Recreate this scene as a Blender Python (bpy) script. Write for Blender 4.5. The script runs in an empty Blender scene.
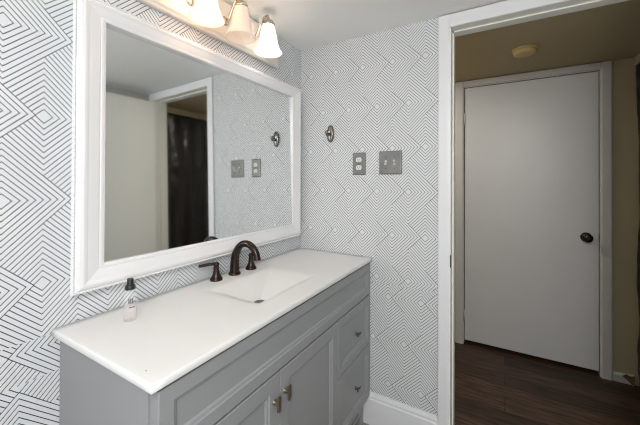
import bpy, bmesh, math, random
from mathutils import Vector, Matrix
random.seed(4)
C = bpy.context.scene.collection
PI = math.pi

# ------------------------------------------------------------------ camera
cam_d = bpy.data.cameras.new('camera')
cam = bpy.data.objects.new('camera', cam_d); C.objects.link(cam)
yaw, pitch, roll = math.radians(30.358), math.radians(.355), math.radians(.258)
F = Vector((-math.sin(yaw)*math.cos(pitch), math.cos(yaw)*math.cos(pitch), math.sin(pitch)))
R_ = Vector((math.cos(yaw), math.sin(yaw), 0)); U_ = R_.cross(F)
R2 = R_*math.cos(roll)+U_*math.sin(roll); U2 = -R_*math.sin(roll)+U_*math.cos(roll)
m = Matrix((R2, U2, -F)).transposed().to_4x4(); m.translation = Vector((1.0944, -1.6263, 1.2631))
cam.matrix_world = m
cam_d.sensor_width = 36; cam_d.lens = 36*313.99/640
cam_d.shift_y = -(212.5-177.78)/640
cam_d.clip_start = .02
bpy.context.scene.camera = cam

# ------------------------------------------------------------------ light
w = bpy.data.worlds.new('world'); bpy.context.scene.world = w; w.use_nodes = True
w.node_tree.nodes['Background'].inputs[0].default_value = (.6, .65, .7, 1)
w.node_tree.nodes['Background'].inputs[1].default_value = .3
def area(name, loc, target, size, energy, col):
    d = bpy.data.lights.new(name, 'AREA'); d.shape = 'RECTANGLE'; d.size, d.size_y = size
    d.energy = energy; d.color = col
    o = bpy.data.objects.new(name, d); C.objects.link(o); o.location = loc
    o.rotation_euler = (Vector(target)-Vector(loc)).to_track_quat('-Z', 'Y').to_euler()
    return o
area('side_fill', (1.60, -1.85, 1.30), (0, -.55, 1.05), (1.3, 1.4), 8.5, (.95, .98, 1.0))  # added soft cool fill near the right wall, no window there
area('rear_fill', (.95, -2.68, 1.25), (.75, 0, 1.1), (1.2, 1.4), 1.2, (.92, .97, 1.0))  # added weak cool fill behind the camera
area('overhead_fill', (1.2, -2.15, 2.05), (.75, -1.0, 0), (.5, .5), 12, (1, .985, .96))  # added overhead fill to brighten the counter from above, no fixture
area('hall_fill', (.25, .56, 2.0), (.6, .56, 0), (.25, .25), 3.2, (1, .93, .82))  # added dim warm fill for the hall, hidden behind the switch wall
vs = bpy.context.scene.view_settings
bpy.context.scene.display_settings.display_device = 'sRGB'
vs.view_transform = 'Standard'; vs.look = 'None'; vs.exposure = 1.32; vs.gamma = 1; vs.use_curve_mapping = False
bpy.context.scene.cycles.filter_width = 1.1

# ------------------------------------------------------------------ materials
def principled(name, col, rough=.5, metal=0, noise=0, nscale=20, bump=0, bscale=200, spec=.5, coat=0):
    mt = bpy.data.materials.new(name); mt.use_nodes = True
    nt = mt.node_tree; b = nt.nodes['Principled BSDF']
    b.inputs['Base Color'].default_value = (*col, 1); b.inputs['Roughness'].default_value = rough
    b.inputs['Metallic'].default_value = metal; b.inputs['Specular IOR Level'].default_value = spec
    b.inputs['Coat Weight'].default_value = coat
    if noise or bump:
        tc = nt.nodes.new('ShaderNodeTexCoord')
    if noise:
        n = nt.nodes.new('ShaderNodeTexNoise'); n.inputs['Scale'].default_value = nscale; n.inputs['Detail'].default_value = 4
        nt.links.new(tc.outputs['Object'], n.inputs['Vector'])
        mx = nt.nodes.new('ShaderNodeMix'); mx.data_type = 'RGBA'
        mx.inputs['A'].default_value = (*[c*(1-noise) for c in col], 1); mx.inputs['B'].default_value = (*[min(1, c*(1+noise)) for c in col], 1)
        nt.links.new(n.outputs['Fac'], mx.inputs['Factor']); nt.links.new(mx.outputs['Result'], b.inputs['Base Color'])
    if bump:
        n2 = nt.nodes.new('ShaderNodeTexNoise'); n2.inputs['Scale'].default_value = bscale
        nt.links.new(tc.outputs['Object'], n2.inputs['Vector'])
        bp = nt.nodes.new('ShaderNodeBump'); bp.inputs['Strength'].default_value = bump; bp.inputs['Distance'].default_value = .002
        nt.links.new(n2.outputs['Fac'], bp.inputs['Height']); nt.links.new(bp.outputs['Normal'], b.inputs['Normal'])
    return mt

def wallpaper(name, axis, seams, turned=False):
    """line pattern of overlapping concentric squares. seams: list of (z_low, sign, h0, z0) from the top down"""
    P, R, c0, s, lw = seams[0][4], .2298, .0195, .0162, .0030
    a = c0+8*s
    mt = bpy.data.materials.new(name); mt.use_nodes = True
    nt = mt.node_tree; b = nt.nodes['Principled BSDF']
    b.inputs['Roughness'].default_value = .62; b.inputs['Specular IOR Level'].default_value = .3
    def M(op, *ins):
        n = nt.nodes.new('ShaderNodeMath'); n.operation = op
        for i, v in enumerate(ins):
            if isinstance(v, (int, float)): n.inputs[i].default_value = v
            else: nt.links.new(v, n.inputs[i])
        return n.outputs[0]
    geo = nt.nodes.new('ShaderNodeNewGeometry'); sep = nt.nodes.new('ShaderNodeSeparateXYZ')
    nt.links.new(geo.outputs['Position'], sep.inputs[0])
    h = sep.outputs[axis]; z = sep.outputs['Z']
    hw, zw = h, z
    sg, h0, z0 = seams[-1][1:4]
    for zl, sg2, h02, z02, _ in reversed(seams[:-1]):
        g = M('GREATER_THAN', z, zl)
        mix = lambda lo, hi: M('ADD', lo, M('MULTIPLY', g, M('SUBTRACT', hi, lo)))
        sg, h0, z0 = mix(sg, sg2), mix(h0, h02), mix(z0, z02)
    if turned:      # the lowest sheet was hung a quarter turn round
        g = M('LESS_THAN', zw, seams[-2][0])
        h = M('ADD', hw, M('MULTIPLY', g, M('SUBTRACT', zw, hw))); z = M('ADD', zw, M('MULTIPLY', g, M('SUBTRACT', hw, zw)))
    hp = M('MULTIPLY', M('SUBTRACT', h, h0), sg); t = M('SUBTRACT', z, z0)
    dzE = M('PINGPONG', t, R); dzO = M('SUBTRACT', R, dzE)
    def row(dz, off):
        u = M('FLOORED_MODULO', M('ADD', hp, off), P)
        dL = M('ADD', u, dz); dR = M('ADD', M('SUBTRACT', P, u), dz)
        sel = M('LESS_THAN', dL, a+lw/2)
        d = M('ADD', dR, M('MULTIPLY', sel, M('SUBTRACT', dL, dR)))
        near = M('LESS_THAN', M('PINGPONG', M('SUBTRACT', d, c0), s/2), lw/2*1.0)
        return M('MULTIPLY', near, M('MULTIPLY', M('GREATER_THAN', d, c0-lw), M('LESS_THAN', d, a+lw/2)))
    line = M('MAXIMUM', row(dzE, 0.0), row(dzO, P/2))
    n = nt.nodes.new('ShaderNodeTexNoise'); n.inputs['Scale'].default_value = 3
    nt.links.new(geo.outputs['Position'], n.inputs['Vector'])
    base = nt.nodes.new('ShaderNodeMix'); base.data_type = 'RGBA'
    base.inputs['A'].default_value = (.67, .69, .71, 1); base.inputs['B'].default_value = (.70, .715, .73, 1)
    nt.links.new(n.outputs['Fac'], base.inputs['Factor'])
    mx = nt.nodes.new('ShaderNodeMix'); mx.data_type = 'RGBA'
    nt.links.new(line, mx.inputs['Factor']); nt.links.new(base.outputs['Result'], mx.inputs['A'])
    mx.inputs['B'].default_value = (.035, .037, .042, 1)
    nt.links.new(mx.outputs['Result'], b.inputs['Base Color'])
    return mt

def wood_floor(name):
    mt = bpy.data.materials.new(name); mt.use_nodes = True
    nt = mt.node_tree; b = nt.nodes['Principled BSDF']; b.inputs['Roughness'].default_value = .5
    b.inputs['Specular IOR Level'].default_value = .3
    geo = nt.nodes.new('ShaderNodeNewGeometry')
    br = nt.nodes.new('ShaderNodeTexBrick'); br.inputs['Scale'].default_value = 1
    br.inputs['Brick Width'].default_value = 1.1; br.inputs['Row Height'].default_value = .125
    br.inputs['Mortar Size'].default_value = .0018; br.inputs['Mortar Smooth'].default_value = .3
    br.inputs['Color1'].default_value = (.070, .044, .030, 1); br.inputs['Color2'].default_value = (.026, .017, .012, 1)
    br.inputs['Mortar'].default_value = (.008, .006, .005, 1); br.offset = .37
    nt.links.new(geo.outputs['Position'], br.inputs['Vector'])
    mp = nt.nodes.new('ShaderNodeMapping'); mp.inputs['Scale'].default_value = (2.2, 26, 1)
    nt.links.new(geo.outputs['Position'], mp.inputs['Vector'])
    n = nt.nodes.new('ShaderNodeTexNoise'); n.inputs['Scale'].default_value = 2.6; n.inputs['Detail'].default_value = 7; n.inputs['Roughness'].default_value = .65
    nt.links.new(mp.outputs['Vector'], n.inputs['Vector'])
    cr = nt.nodes.new('ShaderNodeValToRGB'); cr.color_ramp.elements[0].position = .32; cr.color_ramp.elements[1].position = .7
    cr.color_ramp.elements[0].color = (.22, .21, .20, 1); cr.color_ramp.elements[1].color = (2.0, 1.85, 1.7, 1)
    nt.links.new(n.outputs['Fac'], cr.inputs['Fac'])
    mx = nt.nodes.new('ShaderNodeMix'); mx.data_type = 'RGBA'; mx.blend_type = 'MULTIPLY'; mx.inputs['Factor'].default_value = 1
    nt.links.new(br.outputs['Color'], mx.inputs['A']); nt.links.new(cr.outputs['Color'], mx.inputs['B'])
    nt.links.new(mx.outputs['Result'], b.inputs['Base Color'])
    return mt

def glass_mix(name, col, alpha, rough=.05, trans=None):
    mt = bpy.data.materials.new(name); mt.use_nodes = True; nt = mt.node_tree; nt.nodes.clear()
    out = nt.nodes.new('ShaderNodeOutputMaterial'); mix = nt.nodes.new('ShaderNodeMixShader')
    tr = nt.nodes.new('ShaderNodeBsdfTransparent'); tr.inputs[0].default_value = (*(trans or (1, 1, 1)), 1)
    p = nt.nodes.new('ShaderNodeBsdfPrincipled'); p.inputs['Base Color'].default_value = (*col, 1); p.inputs['Roughness'].default_value = rough
    mix.inputs[0].default_value = alpha
    nt.links.new(tr.outputs[0], mix.inputs[1]); nt.links.new(p.outputs[0], mix.inputs[2]); nt.links.new(mix.outputs[0], out.inputs[0])
    return mt

def lamp_glass(name, col, strength):
    """frosted white lamp glass, lit from inside while its lamp is on"""
    mt = bpy.data.materials.new(name); mt.use_nodes = True; nt = mt.node_tree; nt.nodes.clear()
    out = nt.nodes.new('ShaderNodeOutputMaterial'); mix = nt.nodes.new('ShaderNodeMixShader'); add = nt.nodes.new('ShaderNodeAddShader')
    d = nt.nodes.new('ShaderNodeBsdfPrincipled'); d.inputs['Base Color'].default_value = (.85, .8, .76, 1); d.inputs['Roughness'].default_value = .25
    t = nt.nodes.new('ShaderNodeBsdfTranslucent'); t.inputs[0].default_value = (.9, .86, .82, 1)
    e = nt.nodes.new('ShaderNodeEmission'); e.inputs[0].default_value = (*col, 1); e.inputs[1].default_value = strength
    mix.inputs[0].default_value = .5
    nt.links.new(d.outputs[0], mix.inputs[1]); nt.links.new(t.outputs[0], mix.inputs[2])
    nt.links.new(mix.outputs[0], add.inputs[0]); nt.links.new(e.outputs[0], add.inputs[1]); nt.links.new(add.outputs[0], out.inputs[0])
    return mt
def emit(name, col, strength):
    mt = bpy.data.materials.new(name); mt.use_nodes = True; nt = mt.node_tree
    b = nt.nodes['Principled BSDF']; b.inputs['Base Color'].default_value = (.9, .9, .9, 1)
    b.inputs['Emission Color'].default_value = (*col, 1); b.inputs['Emission Strength'].default_value = strength
    return mt

PW = .1695; PM = .1670
M_paper_mirror = wallpaper('geometric_wallpaper_mirror_side', 'Y',
    [(.828, 1.0, -1.2652, 1.4343, PM), (.720, -1.0, -1.184, .8005, PM), (-9, 1.0, .5535, -1.311, PM)], True)
M_paper_switch = wallpaper('geometric_wallpaper_switch_side', 'X',
    [(.710, 1.0, .5845, 1.4320, PW), (-9, -1.0, .5645, .6435, PW)])
M_ceiling = principled('ceiling_paint', (.86, .86, .85), .8, noise=.03, nscale=3)
M_white = principled('white_trim_paint', (.78, .78, .80), .35)
M_frame = principled('white_satin_frame', (.79, .785, .79), .26)
M_mirror = principled('mirror_silver', (.88, .90, .895), .04, 1)
M_top = principled('white_cultured_marble', (.79, .78, .77), .38, noise=.015, nscale=6, spec=.35)
M_cab = principled('grey_cabinet_paint', (.295, .30, .307), .42)
M_cabdark = principled('cabinet_inside', (.05, .05, .05), .8)
M_bronze = principled('oil_rubbed_bronze', (.045, .032, .026), .26, .85, noise=.35, nscale=60)
M_brass = principled('brushed_nickel_pull', (.40, .34, .26), .3, 1)
M_pewter = principled('pewter_plate', (.20, .20, .195), .42, .55, noise=.25, nscale=35, bump=.2, bscale=150)
M_pewter_light = principled('brushed_pewter_plate', (.22, .22, .215), .42, .55, noise=.3, nscale=14)
M_ivory = principled('ivory_plastic', (.68, .66, .61), .35)
M_slot = principled('slot_dark', (.02, .02, .02), .6)
M_hookm = principled('brushed_dark_nickel', (.22, .20, .185), .25, 1)
M_lampmetal = principled('satin_nickel', (.55, .50, .42), .25, 1)
M_lampplate = principled('lamp_plate_enamel', (.80, .75, .68), .35)
M_halldoor = principled('grey_white_door_paint', (.55, .545, .54), .35, noise=.05, nscale=4)
M_leaf = principled('white_door_paint', (.86, .86, .81), .4)
M_hallwall = principled('tan_wall_paint', (.42, .36, .225), .8, noise=.05, nscale=4)
M_hallceil = principled('tan_ceiling_paint', (.44, .36, .225), .85, noise=.04, nscale=4)
M_halltrim = principled('old_white_trim', (.52, .50, .47), .45, noise=.06, nscale=9)
M_floor = wood_floor('dark_plank_floor')
M_bfloor = principled('bath_floor_vinyl', (.25, .23, .21), .5, noise=.15, nscale=12)
M_rightwall = principled('plain_wall_paint', (.55, .55, .535), .8)
M_black = principled('black_plastic', (.012, .012, .013), .35)
M_sheet = principled('black_sheeting', (.018, .016, .014), .30, noise=.5, nscale=6)
M_detector = principled('yellowed_plastic', (.55, .40, .17), .5)
M_clear = glass_mix('clear_bottle_plastic', (.85, .85, .85), .16, .1)
M_liquid = glass_mix('pink_liquid', (.84, .78, .75), .08, .1, (.985, .97, .965))
M_ink = principled('label_ink', (.10, .09, .10), .6)
M_inkpink = principled('label_rule_ink', (.25, .14, .13), .6)
M_torn = principled('torn_drywall_paper', (.16, .095, .045), .9, noise=.3, nscale=60)
M_chrome = principled('drain_metal', (.32, .31, .29), .25, 1)

# ------------------------------------------------------------------ mesh helpers
def BM(): return bmesh.new()
def obj(name, bm, mat, parent=None, smooth=False, bevel=0, seg=2, mats=None):
    bmesh.ops.recalc_face_normals(bm, faces=bm.faces[:])
    me = bpy.data.meshes.new(name); bm.to_mesh(me); bm.free()
    for mm in (mats or [mat]): me.materials.append(mm)
    o = bpy.data.objects.new(name, me); C.objects.link(o)
    if parent is not None:
        o.parent = parent
        o.location = -parent_world(parent)
    if smooth:
        for p in me.polygons: p.use_smooth = True
    if bevel:
        b = o.modifiers.new('bevel', 'BEVEL'); b.width = bevel; b.segments = seg; b.limit_method = 'ANGLE'; b.angle_limit = .6
        for p in me.polygons: p.use_smooth = True
        wn = o.modifiers.new('wn', 'WEIGHTED_NORMAL'); wn.keep_sharp = True
    return o
def parent_world(p):
    v = Vector(p.location)
    while p.parent is not None:
        p = p.parent; v = v+Vector(p.location)
    return v
def tag(o, label=None, cat=None, group=None, kind=None):
    for k, v in (('label', label), ('category', cat), ('group', group), ('kind', kind)):
        if v: o[k] = v
    return o
def thing(name, loc, label, cat, group=None):
    o = bpy.data.objects.new(name, None); C.objects.link(o); o.location = loc; o.empty_display_size = .05
    return tag(o, label, cat, group)
def box(bm, x0, x1, y0, y1, z0, z1, mi=0):
    v = [bm.verts.new(p) for p in ((x0,y0,z0),(x1,y0,z0),(x1,y1,z0),(x0,y1,z0),(x0,y0,z1),(x1,y0,z1),(x1,y1,z1),(x0,y1,z1))]
    for f in ((0,3,2,1),(4,5,6,7),(0,1,5,4),(1,2,6,5),(2,3,7,6),(3,0,4,7)):
        fc = bm.faces.new([v[i] for i in f]); fc.material_index = mi
    return bm
def basis(d):
    d = Vector(d).normalized(); a = Vector((0,0,1)) if abs(d.z) < .9 else Vector((1,0,0))
    u = d.cross(a).normalized(); return u, d.cross(u).normalized()
def lathe(bm, o, d, prof, n=28, cap=True, mi=0, flute=0, fn=16):
    """prof: list of (distance along d, radius)"""
    o = Vector(o); d = Vector(d).normalized(); u, v = basis(d); rings = []
    for t, r in prof:
        ring = []
        for k in range(n):
            a = 2*PI*k/n; rr = r*(1+flute*math.cos(fn*a))
            ring.append(bm.verts.new(o+d*t+(u*math.cos(a)+v*math.sin(a))*rr))
        rings.append(ring)
    for a, b in zip(rings, rings[1:]):
        for k in range(n):
            f = bm.faces.new((a[k], a[(k+1) % n], b[(k+1) % n], b[k])); f.material_index = mi
    if cap:
        for r in (rings[0], rings[-1]):
            f = bm.faces.new(r); f.material_index = mi
    return bm
def tube(bm, pts, rad, n=14, cap=True):
    pts = [Vector(p) for p in pts]
    if isinstance(rad, (int, float)): rad = [rad]*len(pts)
    rings = []; pu = None
    for i, p in enumerate(pts):
        d = (pts[min(i+1, len(pts)-1)]-pts[max(i-1, 0)]).normalized()
        if pu is None: u, _ = basis(d)
        else: u = (pu-d*pu.dot(d)).normalized()
        pu = u; v = d.cross(u)
        r = rad[i]; ru, rv = r if isinstance(r, tuple) else (r, r)
        rings.append([bm.verts.new(p+u*ru*math.cos(2*PI*k/n)+v*rv*math.sin(2*PI*k/n)) for k in range(n)])
    for a, b in zip(rings, rings[1:]):
        for k in range(n): bm.faces.new((a[k], a[(k+1) % n], b[(k+1) % n], b[k]))
    if cap:
        bm.faces.new(rings[0]); bm.faces.new(rings[-1])
    return bm
def spline(pts, n=8):
    pts = [Vector(p) for p in pts]; out = []
    q = [pts[0]*2-pts[1]]+pts+[pts[-1]*2-pts[-2]]
    for i in range(1, len(q)-2):
        for k in range(n):
            t = k/n; a, b, c, d = q[i-1:i+3]
            out.append(.5*((2*b)+(c-a)*t+(2*a-5*b+4*c-d)*t*t+(3*b-a-3*c+d)*t**3))
    out.append(pts[-1]); return out
def loops_yz(bm, y0, y1, z0, z1, loops, x_back):
    """panel facing +x: rectangular loops (inset, x)"""
    rings = []
    for ins, x in [(0, x_back)]+loops:
        rings.append([bm.verts.new((x, yy, zz)) for yy, zz in ((y0+ins, z0+ins), (y1-ins, z0+ins), (y1-ins, z1-ins), (y0+ins, z1-ins))])
    for a, b in zip(rings, rings[1:]):
        for k in range(4): bm.faces.new((a[k], a[(k+1) % 4], b[(k+1) % 4], b[k]))
    bm.faces.new(rings[0]); bm.faces.new(rings[-1])
    return bm
def extrude_profile(bm, prof, axis, a0, a1):
    """closed 2D profile of points swept along an axis: prof in (y,z) for axis x, (x,z) for y, (x,y) for z"""
    def P(p, t): return {'x': (t, p[0], p[1]), 'y': (p[0], t, p[1]), 'z': (p[0], p[1], t)}[axis]
    A = [bm.verts.new(P(p, a0)) for p in prof]; B = [bm.verts.new(P(p, a1)) for p in prof]
    n = len(prof)
    for k in range(n): bm.faces.new((A[k], A[(k+1) % n], B[(k+1) % n], B[k]))
    bm.faces.new(A); bm.faces.new(B)
    return bm
def structure(name, bm, mat, **k):
    o = obj(name, bm, mat, **k); o['kind'] = 'structure'; return o

# ------------------------------------------------------------------ the setting
ZB = -.06            # bathroom floor
ZC = 2.067           # bathroom ceiling
HC = 2.0346          # hall ceiling
YH = 1.048           # hall door wall
XR = 1.66            # bathroom right wall
YB = -2.75           # wall behind the camera
JX0, JX1 = .8617, 1.585     # rough doorway between bathroom and hall
structure('floor', box(BM(), -.1, XR+.1, YB-.1, .0, ZB-.1, ZB), M_bfloor)
structure('floor_hall', box(BM(), -1.3, 2.2, 0., 1.4, ZB-.1, 0.), M_floor)
structure('ceiling', box(BM(), -.1, XR+.1, YB-.1, .055, ZC, ZC+.1), M_ceiling)
structure('ceiling_hall', box(BM(), -1.3, 2.2, .055, 1.4, HC, HC+.13), M_hallceil)
structure('wall_left', box(BM(), -.1, 0, YB-.1, .0, ZB, ZC), M_paper_mirror)
# switch wall with the doorway: wallpaper on the bathroom side, tan paint in the hall
bm = BM()
for (a, b, c, d) in ((-.1, JX0, ZB, ZC), (JX1, XR+.1, ZB, ZC), (JX0, JX1, 2.015, ZC)):
    box(bm, a, b, 0, .055, c, d)
structure('wall_back', bm, M_paper_switch)
bm = BM()
for (a, b, c, d) in ((-1.3, JX0, 0, HC), (JX1, 2.2, 0, HC), (JX0, JX1, 2.015, HC)):
    box(bm, a, b, .055, .11, c, d)
structure('wall_hall_front', bm, M_hallwall)
structure('wall_right', box(BM(), XR, XR+.1, YB-.1, 0, ZB, ZC), M_rightwall)
structure('wall_front', box(BM(), -.1, XR+.1, YB-.1, YB, ZB, ZC), M_rightwall)
HX0, HX1, HZ = .8325-.004, 1.6257+.004, 1.9777+.004
bm = BM()
for (a, b, c, d) in ((-1.3, HX0-.02, 0, HC), (HX1+.02, 1.9, 0, HC), (HX0-.02, HX1+.02, HZ+.02, HC)):
    box(bm, a, b, YH, YH+.1, c, d)
box(bm, HX0-.02, HX1+.02, YH+.1, YH+.12, 0, HC)  # unseen panel added behind the door, blocks light under the leaf
structure('wall_hall_back', bm, M_hallwall)
structure('wall_hall_right', box(box(BM(), 1.797, 1.93, .11, YH, 1.98, HC), 1.87, 1.93, .11, YH, 0, 1.98), M_hallwall)
structure('wall_hall_left', box(BM(), -1.4, -1.3, 0, 1.2, 0, HC), M_hallwall)

# baseboards
def base_prof(h, t): return [(0, ZB), (-t, ZB), (-t, h-.035), (-t*.75, h-.028), (-t*.75, h-.018), (-t*.45, h-.006), (-t*.35, h), (0, h)]
structure('baseboard_back', extrude_profile(BM(), base_prof(.1104, .016), 'x', .002, .8167), M_white)
bm = extrude_profile(BM(), [(YH, .0), (YH-.012, .0), (YH-.012, .044), (YH-.006, .056), (YH, .056)], 'x', HX1+.062, 1.790)
structure('baseboard_hall', bm, M_halltrim)
# torn patch of the old wall paper above the hall baseboard
bm = BM()
pts = [(1.735, .043), (1.752, .060), (1.775, .052), (1.792, .058), (1.792, .006), (1.780, .003), (1.768, .014), (1.752, .030)]
A = [bm.verts.new((x, YH-.0135, z)) for x, z in pts]; B = [bm.verts.new((x, YH-.011, z)) for x, z in pts]
bm.faces.new(A); bm.faces.new(B)
for k in range(len(pts)): bm.faces.new((A[k], A[(k+1) % 8], B[(k+1) % 8], B[k]))
structure('trim_3', bm, M_torn)

# trim_1: casing, jamb and stop of the bathroom doorway
t1 = tag(bpy.data.objects.new('trim_1', None), kind='structure'); C.objects.link(t1); t1.location = (1.2, 0, ZB)
CH = ZC-.006
cas = [(0.8167, -.012), (.8167, -.001), (.8687, -.001), (.8687, -.015), (.860, -.0165), (.826, -.0155), (.8195, -.0145)]
extr = extrude_profile(BM(), cas, 'z', ZB, CH); obj('casing', extr, M_white, t1)
mir = [(2*1.2233-x, y) for x, y in cas]
obj('casing', extrude_profile(BM(), mir, 'z', ZB, CH), M_white, t1)
obj('casing', box(BM(), .8687, 1.578, -.0155, -.001, 2.001, CH), M_white, t1, bevel=.002)
obj('jamb', box(BM(), JX0, .8745, -.012, .113, ZB, 2.0), M_leaf, t1, bevel=.0015)
obj('jamb', box(BM(), 1.572, JX1, -.012, .113, ZB, 2.0), M_leaf, t1, bevel=.0015)
obj('jamb', box(BM(), .8745, 1.572, -.012, .113, 2.0, 2.0145), M_leaf, t1, bevel=.0015)
obj('door_stop', box(BM(), .8745, .8815, .04, .085, ZB, 1.993), M_leaf, t1, bevel=.0015)
obj('door_stop', box(BM(), 1.565, 1.572, .04, .085, ZB, 1.993), M_leaf, t1, bevel=.0015)
obj('door_stop', box(BM(), .8815, 1.565, .04, .085, 1.993, 2.0), M_leaf, t1, bevel=.0015)
sp = obj('strike_plate', box(BM(), .8715, .8757, -.0135, .012, .845, .905), M_hookm, t1, bevel=.001)
sp['label'] = 'small dark metal strike plate'

# trim_2: casing of the hall door
t2 = tag(bpy.data.objects.new('trim_2', None), kind='structure'); C.objects.link(t2); t2.location = (1.229, YH, 0)
def casing2(x0, x1, inner_right):
    p = [(x0, YH-.001), (x0, YH-.014), (x0+.006, YH-.017), (x1-.006, YH-.017), (x1, YH-.014), (x1, YH-.001)]
    return extrude_profile(BM(), p, 'z', 0, HC-.004)
obj('casing', casing2(HX0-.062, HX0-.006, 1), M_halltrim, t2)
obj('casing', casing2(HX1+.006, HX1+.060, 0), M_halltrim, t2)
obj('casing', box(BM(), HX0-.006, HX1+.006, YH-.0165, YH-.001, HZ+.006, HC-.004), M_halltrim, t2, bevel=.003)
for a, b in ((HX0-.02, HX0), (HX1, HX1+.02)):
    obj('jamb', box(BM(), a, b, YH-.006, YH+.1, 0, HZ+.02), M_halltrim, t2)
obj('jamb', box(BM(), HX0, HX1, YH-.006, YH+.1, HZ, HZ+.02), M_halltrim, t2)

# door_1: flush hall door
d1 = tag(bpy.data.objects.new('door_1', None), kind='structure'); C.objects.link(d1); d1.location = (1.229, YH, .032)
obj('leaf', box(BM(), .8325, 1.6257, YH-.002, YH+.035, .032, 1.9777), M_halldoor, d1, bevel=.002)
bm = BM()
lathe(bm, (1.5616, YH-.002, .8935), (0, -1, 0), [(0, .031), (.004, .031), (.007, .027), (.009, .014), (.026, .011), (.033, .016), (.040, .025), (.050, .0285), (.058, .025), (.062, .016), (.0635, .008), (.0615, .0)], cap=False)
k = obj('door_knob', bm, M_bronze, d1, smooth=True); k['label'] = 'round dark bronze knob'
lp = obj('latch_plate', box(BM(), 1.6245, 1.6275, YH-.004, YH+.02, .865, .92), M_hookm, d1)
for z in (1.74, .22):
    obj('hinge', lathe(BM(), (HX0+.001, YH-.006, z-.045), (0, 0, 1), [(0, .005), (.09, .005)], n=12), M_halltrim, d1, smooth=True)

# door_2: bathroom door, standing open against the right side (seen in the mirror)
d2 = tag(bpy.data.objects.new('door_2', None), kind='structure'); C.objects.link(d2); d2.location = (1.55, -.02, ZB)
obj('leaf', box(BM(), 1.533, 1.568, -.665, -.020, ZB+.012, 1.975), M_leaf, d2, bevel=.002)
for sx in (1, -1):
    bm = lathe(BM(), (1.568 if sx > 0 else 1.533, -.600, .87), (sx, 0, 0), [(0, .031), (.005, .031), (.008, .013), (.028, .011), (.038, .024), (.048, .028), (.058, .022), (.060, .0)], cap=False)
    obj('door_knob', bm, M_bronze, d2, smooth=True)

# ------------------------------------------------------------------ vanity cabinet
V0, V1 = -1.228, -.004
FX = .466        # face of doors and drawers
van = thing('vanity_cabinet', (.23, (V0+V1)/2, ZB), 'long grey painted bathroom vanity cabinet with panelled doors under the white sink top', 'cabinet')
CT = .8205
bm = BM()
box(bm, .004, .432, V0+.003, V0+.020, .0, CT)          # left side
box(bm, .004, .432, V1-.018, V1, .0, CT)
box(bm, .004, .016, V0+.03, V1-.02, .0, CT)
box(bm, .016, .432, V0+.03, V1-.02, .0, .018)
obj('carcass', bm, M_cab, van)
for (y0, y1) in ((V0, V0+.045), (V1-.045, V1)):
    obj('corner_post', box(BM(), .395, .4325, y0, y1, ZB, CT), M_cab, van, bevel=.002)
    obj('foot', box(BM(), .004, .045, y0+.003, y1, ZB, -.001), M_cab, van, bevel=.002)
bm = BM()
box(bm, .410, .4325, V0+.045, V1-.045, .795, CT); box(bm, .410, .4325, V0+.045, V1-.045, .612, .65)
extrude_profile(bm, [(V0+.045, .09), (V1-.045, .09), (V1-.045, .006), (V1-.058, .006), (V1-.085, .03), (V0+.085, .03), (V0+.058, .006), (V0+.045, .006)], 'x', .410, .4325)
box(bm, .410, .4325, -.82, -.792, .09, .612); box(bm, .410, .4325, -.405, -.375, .09, .612); box(bm, .410, .4325, -.365, V1-.045, .355, .385)
obj('face_frame', bm, M_cab, van, bevel=.001)
obj('toe_board', box(BM(), .35, .365, V0+.05, V1-.05, ZB, .03), M_cabdark, van)
def shaker(y0, y1, z0, z1, name, fr=.038):
    b = loops_yz(BM(), y0, y1, z0, z1, [(0, FX-.002), (.002, FX), (fr, FX), (fr+.003, FX-.004), (fr+.010, FX-.0055), (fr+.014, FX-.010), (fr+.017, FX-.010)], .434)
    return obj(name, b, M_cab, van)
shaker(V0+.005, V1-.003, .6455, .812, 'false_front', .036)
YA, YM, YD = V0+.005, -.806, -.389
dL = shaker(YA, YM-.0015, .062, .639, 'door', .048)
dR = shaker(YM+.0015, YD-.0015, .062, .639, 'door', .048)
dr1 = shaker(YD+.0015, V1-.003, .3835, .639, 'drawer', .036)
dr2 = shaker(YD+.0015, V1-.003, .090, .379, 'drawer', .036)
def pull(y, z, parent, vertical, L):
    bm = BM()
    lathe(bm, (FX-.001, y, z), (1, 0, 0), [(0, .009), (.003, .009), (.0045, .006), (.018, .006)], n=16)
    h = L/2
    if vertical: box(bm, FX+.016, FX+.023, y-.0075, y+.0075, z-h, z+h)
    else: box(bm, FX+.016, FX+.023, y-h, y+h, z-.005, z+.005)
    o = obj('handle' if vertical else 'knob', bm, M_brass, parent, bevel=.0012)
    o['label'] = 'brushed metal bar pull' if vertical else 'small dark metal T-shaped knob'
    if not vertical: o.data.materials[0] = M_hookm
pull(-.834, .556, dL, True, .046); pull(-.779, .562, dR, True, .046)
pull(-.20, .509, dr1, False, .036); pull(-.20, .241, dr2, False, .036)

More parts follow.
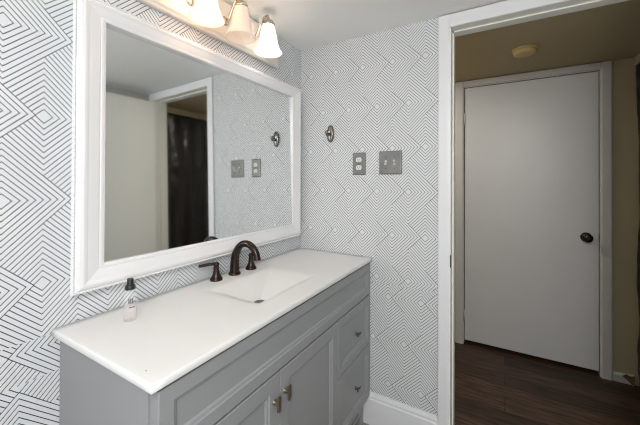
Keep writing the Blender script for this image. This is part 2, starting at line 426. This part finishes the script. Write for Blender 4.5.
# ------------------------------------------------------------------ vanity top with the integrated basin
top = thing('countertop', (.235, -.622, .8213), 'glossy white sink top with a sloped rectangular basin, resting on the grey cabinet', 'countertop')
TX, TY0, TY1, TZ, TB = .474, -1.2443, -.002, .8404, .8213
BX0, BX1, BY0, BY1, BD = .118, .384, -.822, -.438, .066
DX, DY = .262, -.672
bm = BM()
def frange(a, b, n): return [a+(b-a)*k/n for k in range(n+1)]
xs = [.0015]+frange(.03, BX0-.012, 3)+frange(BX0, BX1, 40)+frange(BX1+.012, TX-.006, 3)
ys = [TY0+.006]+frange(TY0+.03, BY0-.012, 6)+frange(BY0, BY1, 56)+frange(BY1+.012, TY1-.03, 6)+[TY1]
def smin(vals, k=.06):
    return -k*math.log(sum(math.exp(-v/k) for v in vals))
def depth(x, y):
    if x <= BX0 or x >= BX1 or y <= BY0 or y >= BY1: return 0
    v = [(x-BX0)/(DX-BX0)*1.15, (BX1-x)/(BX1-DX)*1.15, (y-BY0)/(DY-BY0)*1.15, (BY1-y)/(BY1-DY)*1.15, 1]
    return BD*max(0, min(1, smin(v, .03)))**1.35
grid = [[bm.verts.new((x, y, TZ-depth(x, y))) for y in ys] for x in xs]
for i in range(len(xs)-1):
    for j in range(len(ys)-1):
        bm.faces.new((grid[i][j], grid[i+1][j], grid[i+1][j+1], grid[i][j+1])).smooth = True
# rounded rim down to the underside
edge = [g[0] for g in grid]+grid[-1][1:]+[g[-1] for g in reversed(grid[:-1])]+list(reversed(grid[0][1:-1]))
prev = edge
def outset(v, t):
    x, y = v.co.x, v.co.y
    if abs(y-ys[0]) < 1e-6: y -= t
    if abs(x-xs[-1]) < 1e-6: x += t
    return x, y
for t, z in ((.0045, TZ-.0007), (.006, TZ-.0025), (.006, TB+.002), (.0045, TB)):
    ring = [bm.verts.new((*outset(v, t), z)) for v in edge]
    n = len(ring)
    for k in range(n): bm.faces.new((prev[k], ring[k], ring[(k+1) % n], prev[(k+1) % n])).smooth = True
    prev = ring
slab = obj('counter', bm, M_top, top)
# underside of the bowl hangs inside the cabinet
bm = lathe(BM(), (DX, DY, TZ-BD+.003), (0, 0, 1), [(-.006, .0225), (.0015, .0225), (.0022, .019), (.0015, .015), (.0018, .0)], cap=False)
dn = obj('drain', bm, M_chrome, top, smooth=True); dn['label'] = 'dark metal drain stopper'
obj('speck', lathe(BM(), (.4144, -1.2199, TZ-.0005), (0, 0, 1), [(0, .0020), (.0010, .0014)], n=10), M_cabdark, top)

# ------------------------------------------------------------------ faucet
fx, fy = .058, -.607
fau = thing('faucet', (fx, fy, TZ), 'dark bronze widespread faucet with arched spout and two lever handles on the white top', 'faucet')
bm = lathe(BM(), (fx, fy, TZ), (0, 0, 1), [(0, .0265), (.006, .0265), (.009, .0245), (.012, .022)], n=32)
path = spline([(fx, fy, TZ+.010), (fx, fy, TZ+.05), (fx+.008, fy, TZ+.094), (fx+.032, fy, TZ+.130), (fx+.068, fy, TZ+.143), (fx+.104, fy, TZ+.132), (fx+.126, fy, TZ+.106), (fx+.131, fy, TZ+.088)], 7)
n = len(path)
rad = [(.0212*(1-min(1, i/(n*.42))) + .0148*min(1, i/(n*.42))) if i < n*.6 else .0148-.0010*((i-n*.6)/(n*.4)) for i in range(n)]
tube(bm, path, rad, 20)
e = path[-1]; lathe(bm, e+Vector((0, 0, .004)), (.05, 0, -1), [(0, .0135), (.004, .0152), (.012, .0152), (.013, .011)], n=20)
obj('spout', bm, M_bronze, fau, smooth=True).modifiers.new('es', 'EDGE_SPLIT').split_angle = .9
for (hx, hy, ang, tilt) in ((.053, -.706, math.radians(-120), .002), (.062, -.506, math.radians(118), .004)):
    bm = lathe(BM(), (hx, hy, TZ), (0, 0, 1), [(0, .0255), (.006, .0255), (.009, .0235), (.014, .0205), (.026, .0145), (.040, .0115), (.056, .0105), (.064, .0120), (.070, .0115), (.0745, .007), (.0755, .0)], n=28, cap=False)
    h = obj('handle', bm, M_bronze, fau, smooth=True)
    d = Vector((math.cos(ang), math.sin(ang), 0)); o = Vector((hx, hy, TZ+.067))
    lv = spline([o-d*.004, o+d*.018+Vector((0, 0, .002)), o+d*.042+Vector((0, 0, .001)), o+d*.062+Vector((0, 0, -.001)), o+d*.070], 5)
    n = len(lv); rr = [(.0075-.002*i/n if i < n-3 else .0058, .0068-.0012*i/n) for i in range(n)]
    obj('lever', tube(BM(), lv, rr, 14), M_bronze, h, smooth=True)

# ------------------------------------------------------------------ framed mirror
FY0, FY1, FZ0, FZ1 = -1.2090, -.033, .9245, 1.813
IY0, IY1, IZ0, IZ1 = -1.1212, -.1147, 1.0013, 1.7512
mirr = thing('wall_mirror', (0, (FY0+FY1)/2, (FZ0+FZ1)/2), 'large rectangular mirror in a wide white moulded frame above the sink', 'mirror')
bm = BM()
prof = [(.11, .001), (0, .022), (.02, .0265), (.055, .029), (.09, .027), (.13, .029), (.20, .035), (.30, .0375), (.38, .036), (.44, .0335), (.55, .0315), (.78, .0265), (.83, .0245), (.86, .0255), (.92, .0250), (.96, .0235), (1.0, .0225), (1.0, .001)]
rings = []
for t, x in prof:
    y0, y1, z0, z1 = FY0+(IY0-FY0)*t, FY1+(IY1-FY1)*t, FZ0+(IZ0-FZ0)*t, FZ1+(IZ1-FZ1)*t
    rings.append([bm.verts.new((x, *p)) for p in ((y0, z0), (y1, z0), (y1, z1), (y0, z1))])
rings.append(rings[0])
for a, b in zip(rings, rings[1:]):
    for kk in range(4): bm.faces.new((a[kk], a[(kk+1) % 4], b[(kk+1) % 4], b[kk]))
obj('frame', bm, M_frame, mirr, bevel=0)
# fine beading around the outer rim
bm = BM(); bd = .0085
def beads(p0, p1):
    L = (Vector(p1)-Vector(p0)).length; nb = int(L/bd)
    for i in range(nb):
        p = Vector(p0).lerp(Vector(p1), (i+.5)/nb)
        bmesh.ops.create_icosphere(bm, subdivisions=1, radius=.0038, matrix=Matrix.Translation(p))
q = .0045
for a, b in (((FY0+q, FZ0+q), (FY1-q, FZ0+q)), ((FY1-q, FZ0+q), (FY1-q, FZ1-q)), ((FY1-q, FZ1-q), (FY0+q, FZ1-q)), ((FY0+q, FZ1-q), (FY0+q, FZ0+q))):
    beads((.0275, *a), (.0275, *b))
obj('bead_moulding', bm, M_frame, mirr, smooth=True)
bm = BM()     # the glass leans very slightly in its frame
def gx(y, z): return .0120-.0155*(z-1.376)+.006*(y+.618)
vs_ = [(gx(y, z), y, z) for y, z in ((IY0-.004, IZ0-.004), (IY1+.004, IZ0-.004), (IY1+.004, IZ1+.004), (IY0-.004, IZ1+.004))]
A = [bm.verts.new(p) for p in vs_]; B = [bm.verts.new((p[0]-.002, p[1], p[2])) for p in vs_]
bm.faces.new(A); bm.faces.new(B)
for kk in range(4): bm.faces.new((A[kk], A[(kk+1) % 4], B[(kk+1) % 4], B[kk]))
g = obj('mirror_glass', bm, M_mirror, mirr); g['label'] = 'silvered mirror glass'

# ------------------------------------------------------------------ three-lamp vanity light
LX, LZ = .128, 1.868      # rim centre line of the shades
ys3 = [-.468, -.647, -.826]
vl = thing('vanity_light', (0, ys3[1], 1.94), 'three-lamp wall light with bell shaped frosted glass shades above the mirror', 'lamp')
b = loops_yz(BM(), -1.045, -.250, 1.878, 2.060, [(0, .016), (.004, .021), (.010, .0225), (.016, .028), (.020, .030)], .001)
bp = obj('backplate', b, M_lampplate, vl); bp['label'] = 'long cream backplate with a stepped edge'
lampcols = [((1.0, .96, .90), .22, 3.0), ((1.0, .70, .50), .06, .0), ((1.0, .64, .38), .16, 8.5)]
for y, (col, es, pw) in zip(ys3, lampcols):
    arm = spline([(.028, y, 1.962), (.040, y, 1.960), (.056, y, 1.968), (.076, y, 2.005), (.100, y, 2.038), (.122, y, 2.042), (.129, y, 2.022)], 6)
    bm = tube(BM(), arm, .0058, 12)
    lathe(bm, (.0295, y, 1.962), (1, 0, 0), [(0, .020), (.005, .019), (.010, .013), (.014, .009)], n=24)
    lathe(bm, (.108, y, 2.032), (0, 0, 1), [(-.002, .002), (.004, .006), (.010, .004), (.013, .0)], n=12, cap=False)
    a = obj('arm', bm, M_lampmetal, vl, smooth=True)
    bm = lathe(BM(), (LX, y, 2.022), (0, 0, -1), [(0, .006), (.003, .016), (.008, .024), (.016, .029), (.026, .031), (.029, .028)], n=28)
    obj('socket_cup', bm, M_lampmetal, a, smooth=True)
    outer = [(0, .027), (.012, .0295), (.03, .033), (.055, .0375), (.080, .0425), (.098, .048), (.104, .052), (.110, .052), (.118, .057), (.128, .064), (.132, .0665)]
    inner = [(t, r-.003) for t, r in reversed(outer)]
    bm = lathe(BM(), (LX, y, 1.998), (0, 0, -1), outer+[(.1335, .065)]+inner, n=40, cap=False)
    gm = lamp_glass('frosted_lamp_glass_%s' % {0: 'neutral', 1: 'dim', 2: 'warm'}[ys3.index(y)], col, es)
    sh = obj('lamp_shade', bm, gm, vl, smooth=True)
    if es < .5: sh['label'] = 'dim frosted glass bell shade'
    bm = lathe(BM(), (LX, y, 1.996), (0, 0, -1), [(0, .012), (.02, .013), (.035, .020), (.055, .027), (.072, .025), (.085, .014), (.089, .0)], n=20, cap=False)
    obj('bulb', bm, emit('bulb_glow_%d' % ys3.index(y), col, pw*2.2), sh, smooth=True)

# ------------------------------------------------------------------ outlet, switches, hook
def plate(bm, x0, x1, z0, z1):
    r = []
    for ins, y in ((0, -.0005), (0, -.004), (.003, -.0065), (.006, -.0072)):
        r.append([bm.verts.new((xx, y, zz)) for xx, zz in ((x0+ins, z0+ins), (x1-ins, z0+ins), (x1-ins, z1-ins), (x0+ins, z1-ins))])
    for a, b in zip(r, r[1:]):
        for kk in range(4): bm.faces.new((a[kk], a[(kk+1) % 4], b[(kk+1) % 4], b[kk]))
    bm.faces.new(r[0]); bm.faces.new(r[-1]); return bm
def screw(bm, x, z): return lathe(bm, (x, -.0068, z), (0, -1, 0), [(0, .0032), (.0012, .0028), (.0016, 0)], n=12, cap=False)
oc = ((.3578+.435)/2, (1.2916+1.4147)/2)
out = thing('wall_outlet', (oc[0], 0, oc[1]), 'double power outlet in a narrow pewter plate, left of the switch plate', 'outlet')
obj('cover_plate', plate(BM(), .3578, .435, 1.2916, 1.4147), M_pewter, out)
for dz in (.0215, -.0215):
    bm = BM(); z = oc[1]+dz; n = 28
    A = []; B = []
    for k in range(n):
        a = 2*PI*k/n; x = .0175*math.cos(a); zz = max(-.0135, min(.0135, .0175*math.sin(a)))
        A.append(bm.verts.new((oc[0]+x, -.006, z+zz))); B.append(bm.verts.new((oc[0]+x*.96, -.0095, z+zz*.96)))
    for k in range(n): bm.faces.new((A[k], A[(k+1) % n], B[(k+1) % n], B[k]))
    bm.faces.new(B); bm.faces.new(A)
    s = obj('socket', bm, M_ivory, out); s['label'] = 'ivory power socket'
    bm = BM()
    box(bm, oc[0]-.0075, oc[0]-.0055, -.0098, -.009, z-.003, z+.006); box(bm, oc[0]+.0055, oc[0]+.0075, -.0098, -.009, z-.003, z+.005)
    lathe(bm, (oc[0], -.009, z-.008), (0, -1, 0), [(0, .0024), (.0008, .0024)], n=12)
    obj('slots', bm, M_slot, s)
obj('screw', screw(BM(), *oc), M_hookm, out, smooth=True)
sc = ((.5124+.6364)/2, (1.2936+1.4175)/2)
swi = thing('light_switch', (sc[0], 0, sc[1]), 'wide pewter plate with two ivory toggle switches, near the doorway', 'switch')
obj('cover_plate', plate(BM(), .5124, .6364, 1.2936, 1.4175), M_pewter_light, swi)
for dx, up in ((-.023, -1), (.023, 1)):
    bm = box(BM(), sc[0]+dx-.0055, sc[0]+dx+.0055, -.0078, -.0070, sc[1]-.0125, sc[1]+.0125)
    tg = obj('toggle_collar', bm, M_ivory, swi)
    bm = tube(BM(), [(sc[0]+dx, -.006, sc[1]), (sc[0]+dx, -.014, sc[1]+up*.006), (sc[0]+dx, -.021, sc[1]+up*.012)], [(.0048, .0062), (.0045, .0055), (.004, .0045)], 12)
    obj('toggle', bm, M_ivory, tg, smooth=True)
    for dz in (.03, -.03): obj('screw', screw(BM(), sc[0]+dx, sc[1]+dz), M_hookm, swi, smooth=True)

hk = thing('robe_hook', (.2122, 0, 1.533), 'oval brushed dark metal robe hook on the patterned wall beside the mirror', 'hook')
bm = BM()
n = 32; rr = []
for ins, y in ((0, -.0005), (0, -.008), (.003, -.013), (.009, -.0165)):
    ring = []
    for k in range(n):
        a = 2*PI*k/n
        ring.append(bm.verts.new((.2150+(.0225-ins)*math.cos(a), y, 1.533+(.051-ins)*math.sin(a))))
    rr.append(ring)
for a, b in zip(rr, rr[1:]):
    for k in range(n): bm.faces.new((a[k], a[(k+1) % n], b[(k+1) % n], b[k]))
bm.faces.new(rr[0]); bm.faces.new(rr[-1])
obj('backplate', bm, M_hookm, hk, smooth=True).modifiers.new('es', 'EDGE_SPLIT').split_angle = .6
pth = spline([(.2150, -.012, 1.530), (.2150, -.024, 1.527), (.2150, -.036, 1.522), (.2150, -.046, 1.524), (.2150, -.049, 1.534)], 6)
bm = tube(BM(), pth, [.0085]*4+[.0075]*(len(pth)-4), 14)
bmesh.ops.create_uvsphere(bm, u_segments=14, v_segments=10, radius=.0115, matrix=Matrix.Translation((.2150, -.049, 1.536)))
obj('hook_arm', bm, M_hookm, hk, smooth=True)

# ------------------------------------------------------------------ spray bottle
bx, by = .1275, -1.0987
sb = thing('spray_bottle', (bx, by, TZ), 'small clear spray bottle with a black pump cap standing on the sink top', 'bottle')
R0 = .0178
bm = lathe(BM(), (bx, by, TZ+.0005), (0, 0, 1), [(0, R0*.9), (.002, R0), (.080, R0), (.086, R0*.94), (.091, R0*.72), (.093, R0*.62), (.098, R0*.62)], n=32)
body = obj('bottle_body', bm, M_clear, sb, smooth=True); body['label'] = 'clear plastic bottle body with faint print'
bm = lathe(BM(), (bx, by, TZ+.002), (0, 0, 1), [(0, R0*.86), (.001, R0*.92), (.052, R0*.92)], n=32)
obj('liquid', bm, M_liquid, body, smooth=True)
# print on the front of the bottle
bm = BM()
toc = math.atan2(-1.6263-by, 1.0944-bx)
def ink(a0, a1, z0, z1, r=R0+.0003):
    n = 6; A = []
    for k in range(n+1):
        a = toc+a0+(a1-a0)*k/n
        A.append((bm.verts.new((bx+r*math.cos(a), by+r*math.sin(a), TZ+z0)), bm.verts.new((bx+r*math.cos(a), by+r*math.sin(a), TZ+z1))))
    for p, q2 in zip(A, A[1:]): bm.faces.new((p[0], q2[0], q2[1], p[1]))
for a in (-.25, .0, .25): ink(a, a+.15, .054, .070)
lab = obj('label_print', bm, M_ink, body)
bm = BM(); ink(-.2, .75, .041, .044)
obj('label_rule', bm, M_inkpink, body)
bm = lathe(BM(), (bx, by, TZ+.0925), (0, 0, 1), [(0, .0142), (.010, .0142), (.012, .0130), (.0145, .0095), (.018, .0088), (.030, .0088), (.0315, .0080), (.0315, .0)], n=28, cap=False)
lathe(bm, (bx, by, TZ+.1165), (math.cos(toc+.5), math.sin(toc+.5), 0), [(.006, .0035), (.0105, .003), (.0105, 0)], n=12, cap=False)
cp = obj('spray_cap', bm, M_black, sb, smooth=True); cp['label'] = 'black pump cap'; cp.modifiers.new('es', 'EDGE_SPLIT').split_angle = .6

# ------------------------------------------------------------------ hall things
sd = thing('smoke_detector', (1.2, .565, HC), 'small round yellowed smoke detector on the tan hall ceiling', 'smoke detector')
bm = lathe(BM(), (1.2, .565, HC-.0005), (0, 0, -1), [(0, .066), (.010, .066), (.012, .062)], n=36)
obj('base', bm, M_detector, sd, smooth=True).modifiers.new('es', 'EDGE_SPLIT').split_angle = .6
bm = lathe(BM(), (1.2, .565, HC-.0125), (0, 0, -1), [(0, .060), (.016, .058), (.022, .050), (.024, .03), (.024, .0)], n=36, cap=False)
obj('cover', bm, M_detector, sd, smooth=True)

from mathutils import noise as mn
bm = BM(); ny, nz = 70, 120
def sheet_x(y, z):
    v = Vector((y*3.2, z*1.6, .3))
    f = .010*math.sin(y*38+2.5*mn.noise(Vector((y*2, z*1.3, 4))))
    r = abs(mn.noise(v*1.7))*.030+abs(mn.noise(v*4.1+Vector((3, 1, 2))))*.012
    return 1.816-f*.6-r*.7+.008
G = [[bm.verts.new((sheet_x(.135+(.905)*i/ny, .012+1.965*j/nz), .135+.905*i/ny, .012+1.965*j/nz)) for j in range(nz+1)] for i in range(ny+1)]
for i in range(ny):
    for j in range(nz): bm.faces.new((G[i][j], G[i+1][j], G[i+1][j+1], G[i][j+1]))
sh = obj('plastic_sheet', bm, M_sheet, None, smooth=True)
sol = sh.modifiers.new('thick', 'SOLIDIFY'); sol.thickness = .0015
tag(sh, 'crumpled dark plastic sheet covering the hall opening, seen at right edge and in mirror', 'sheet')
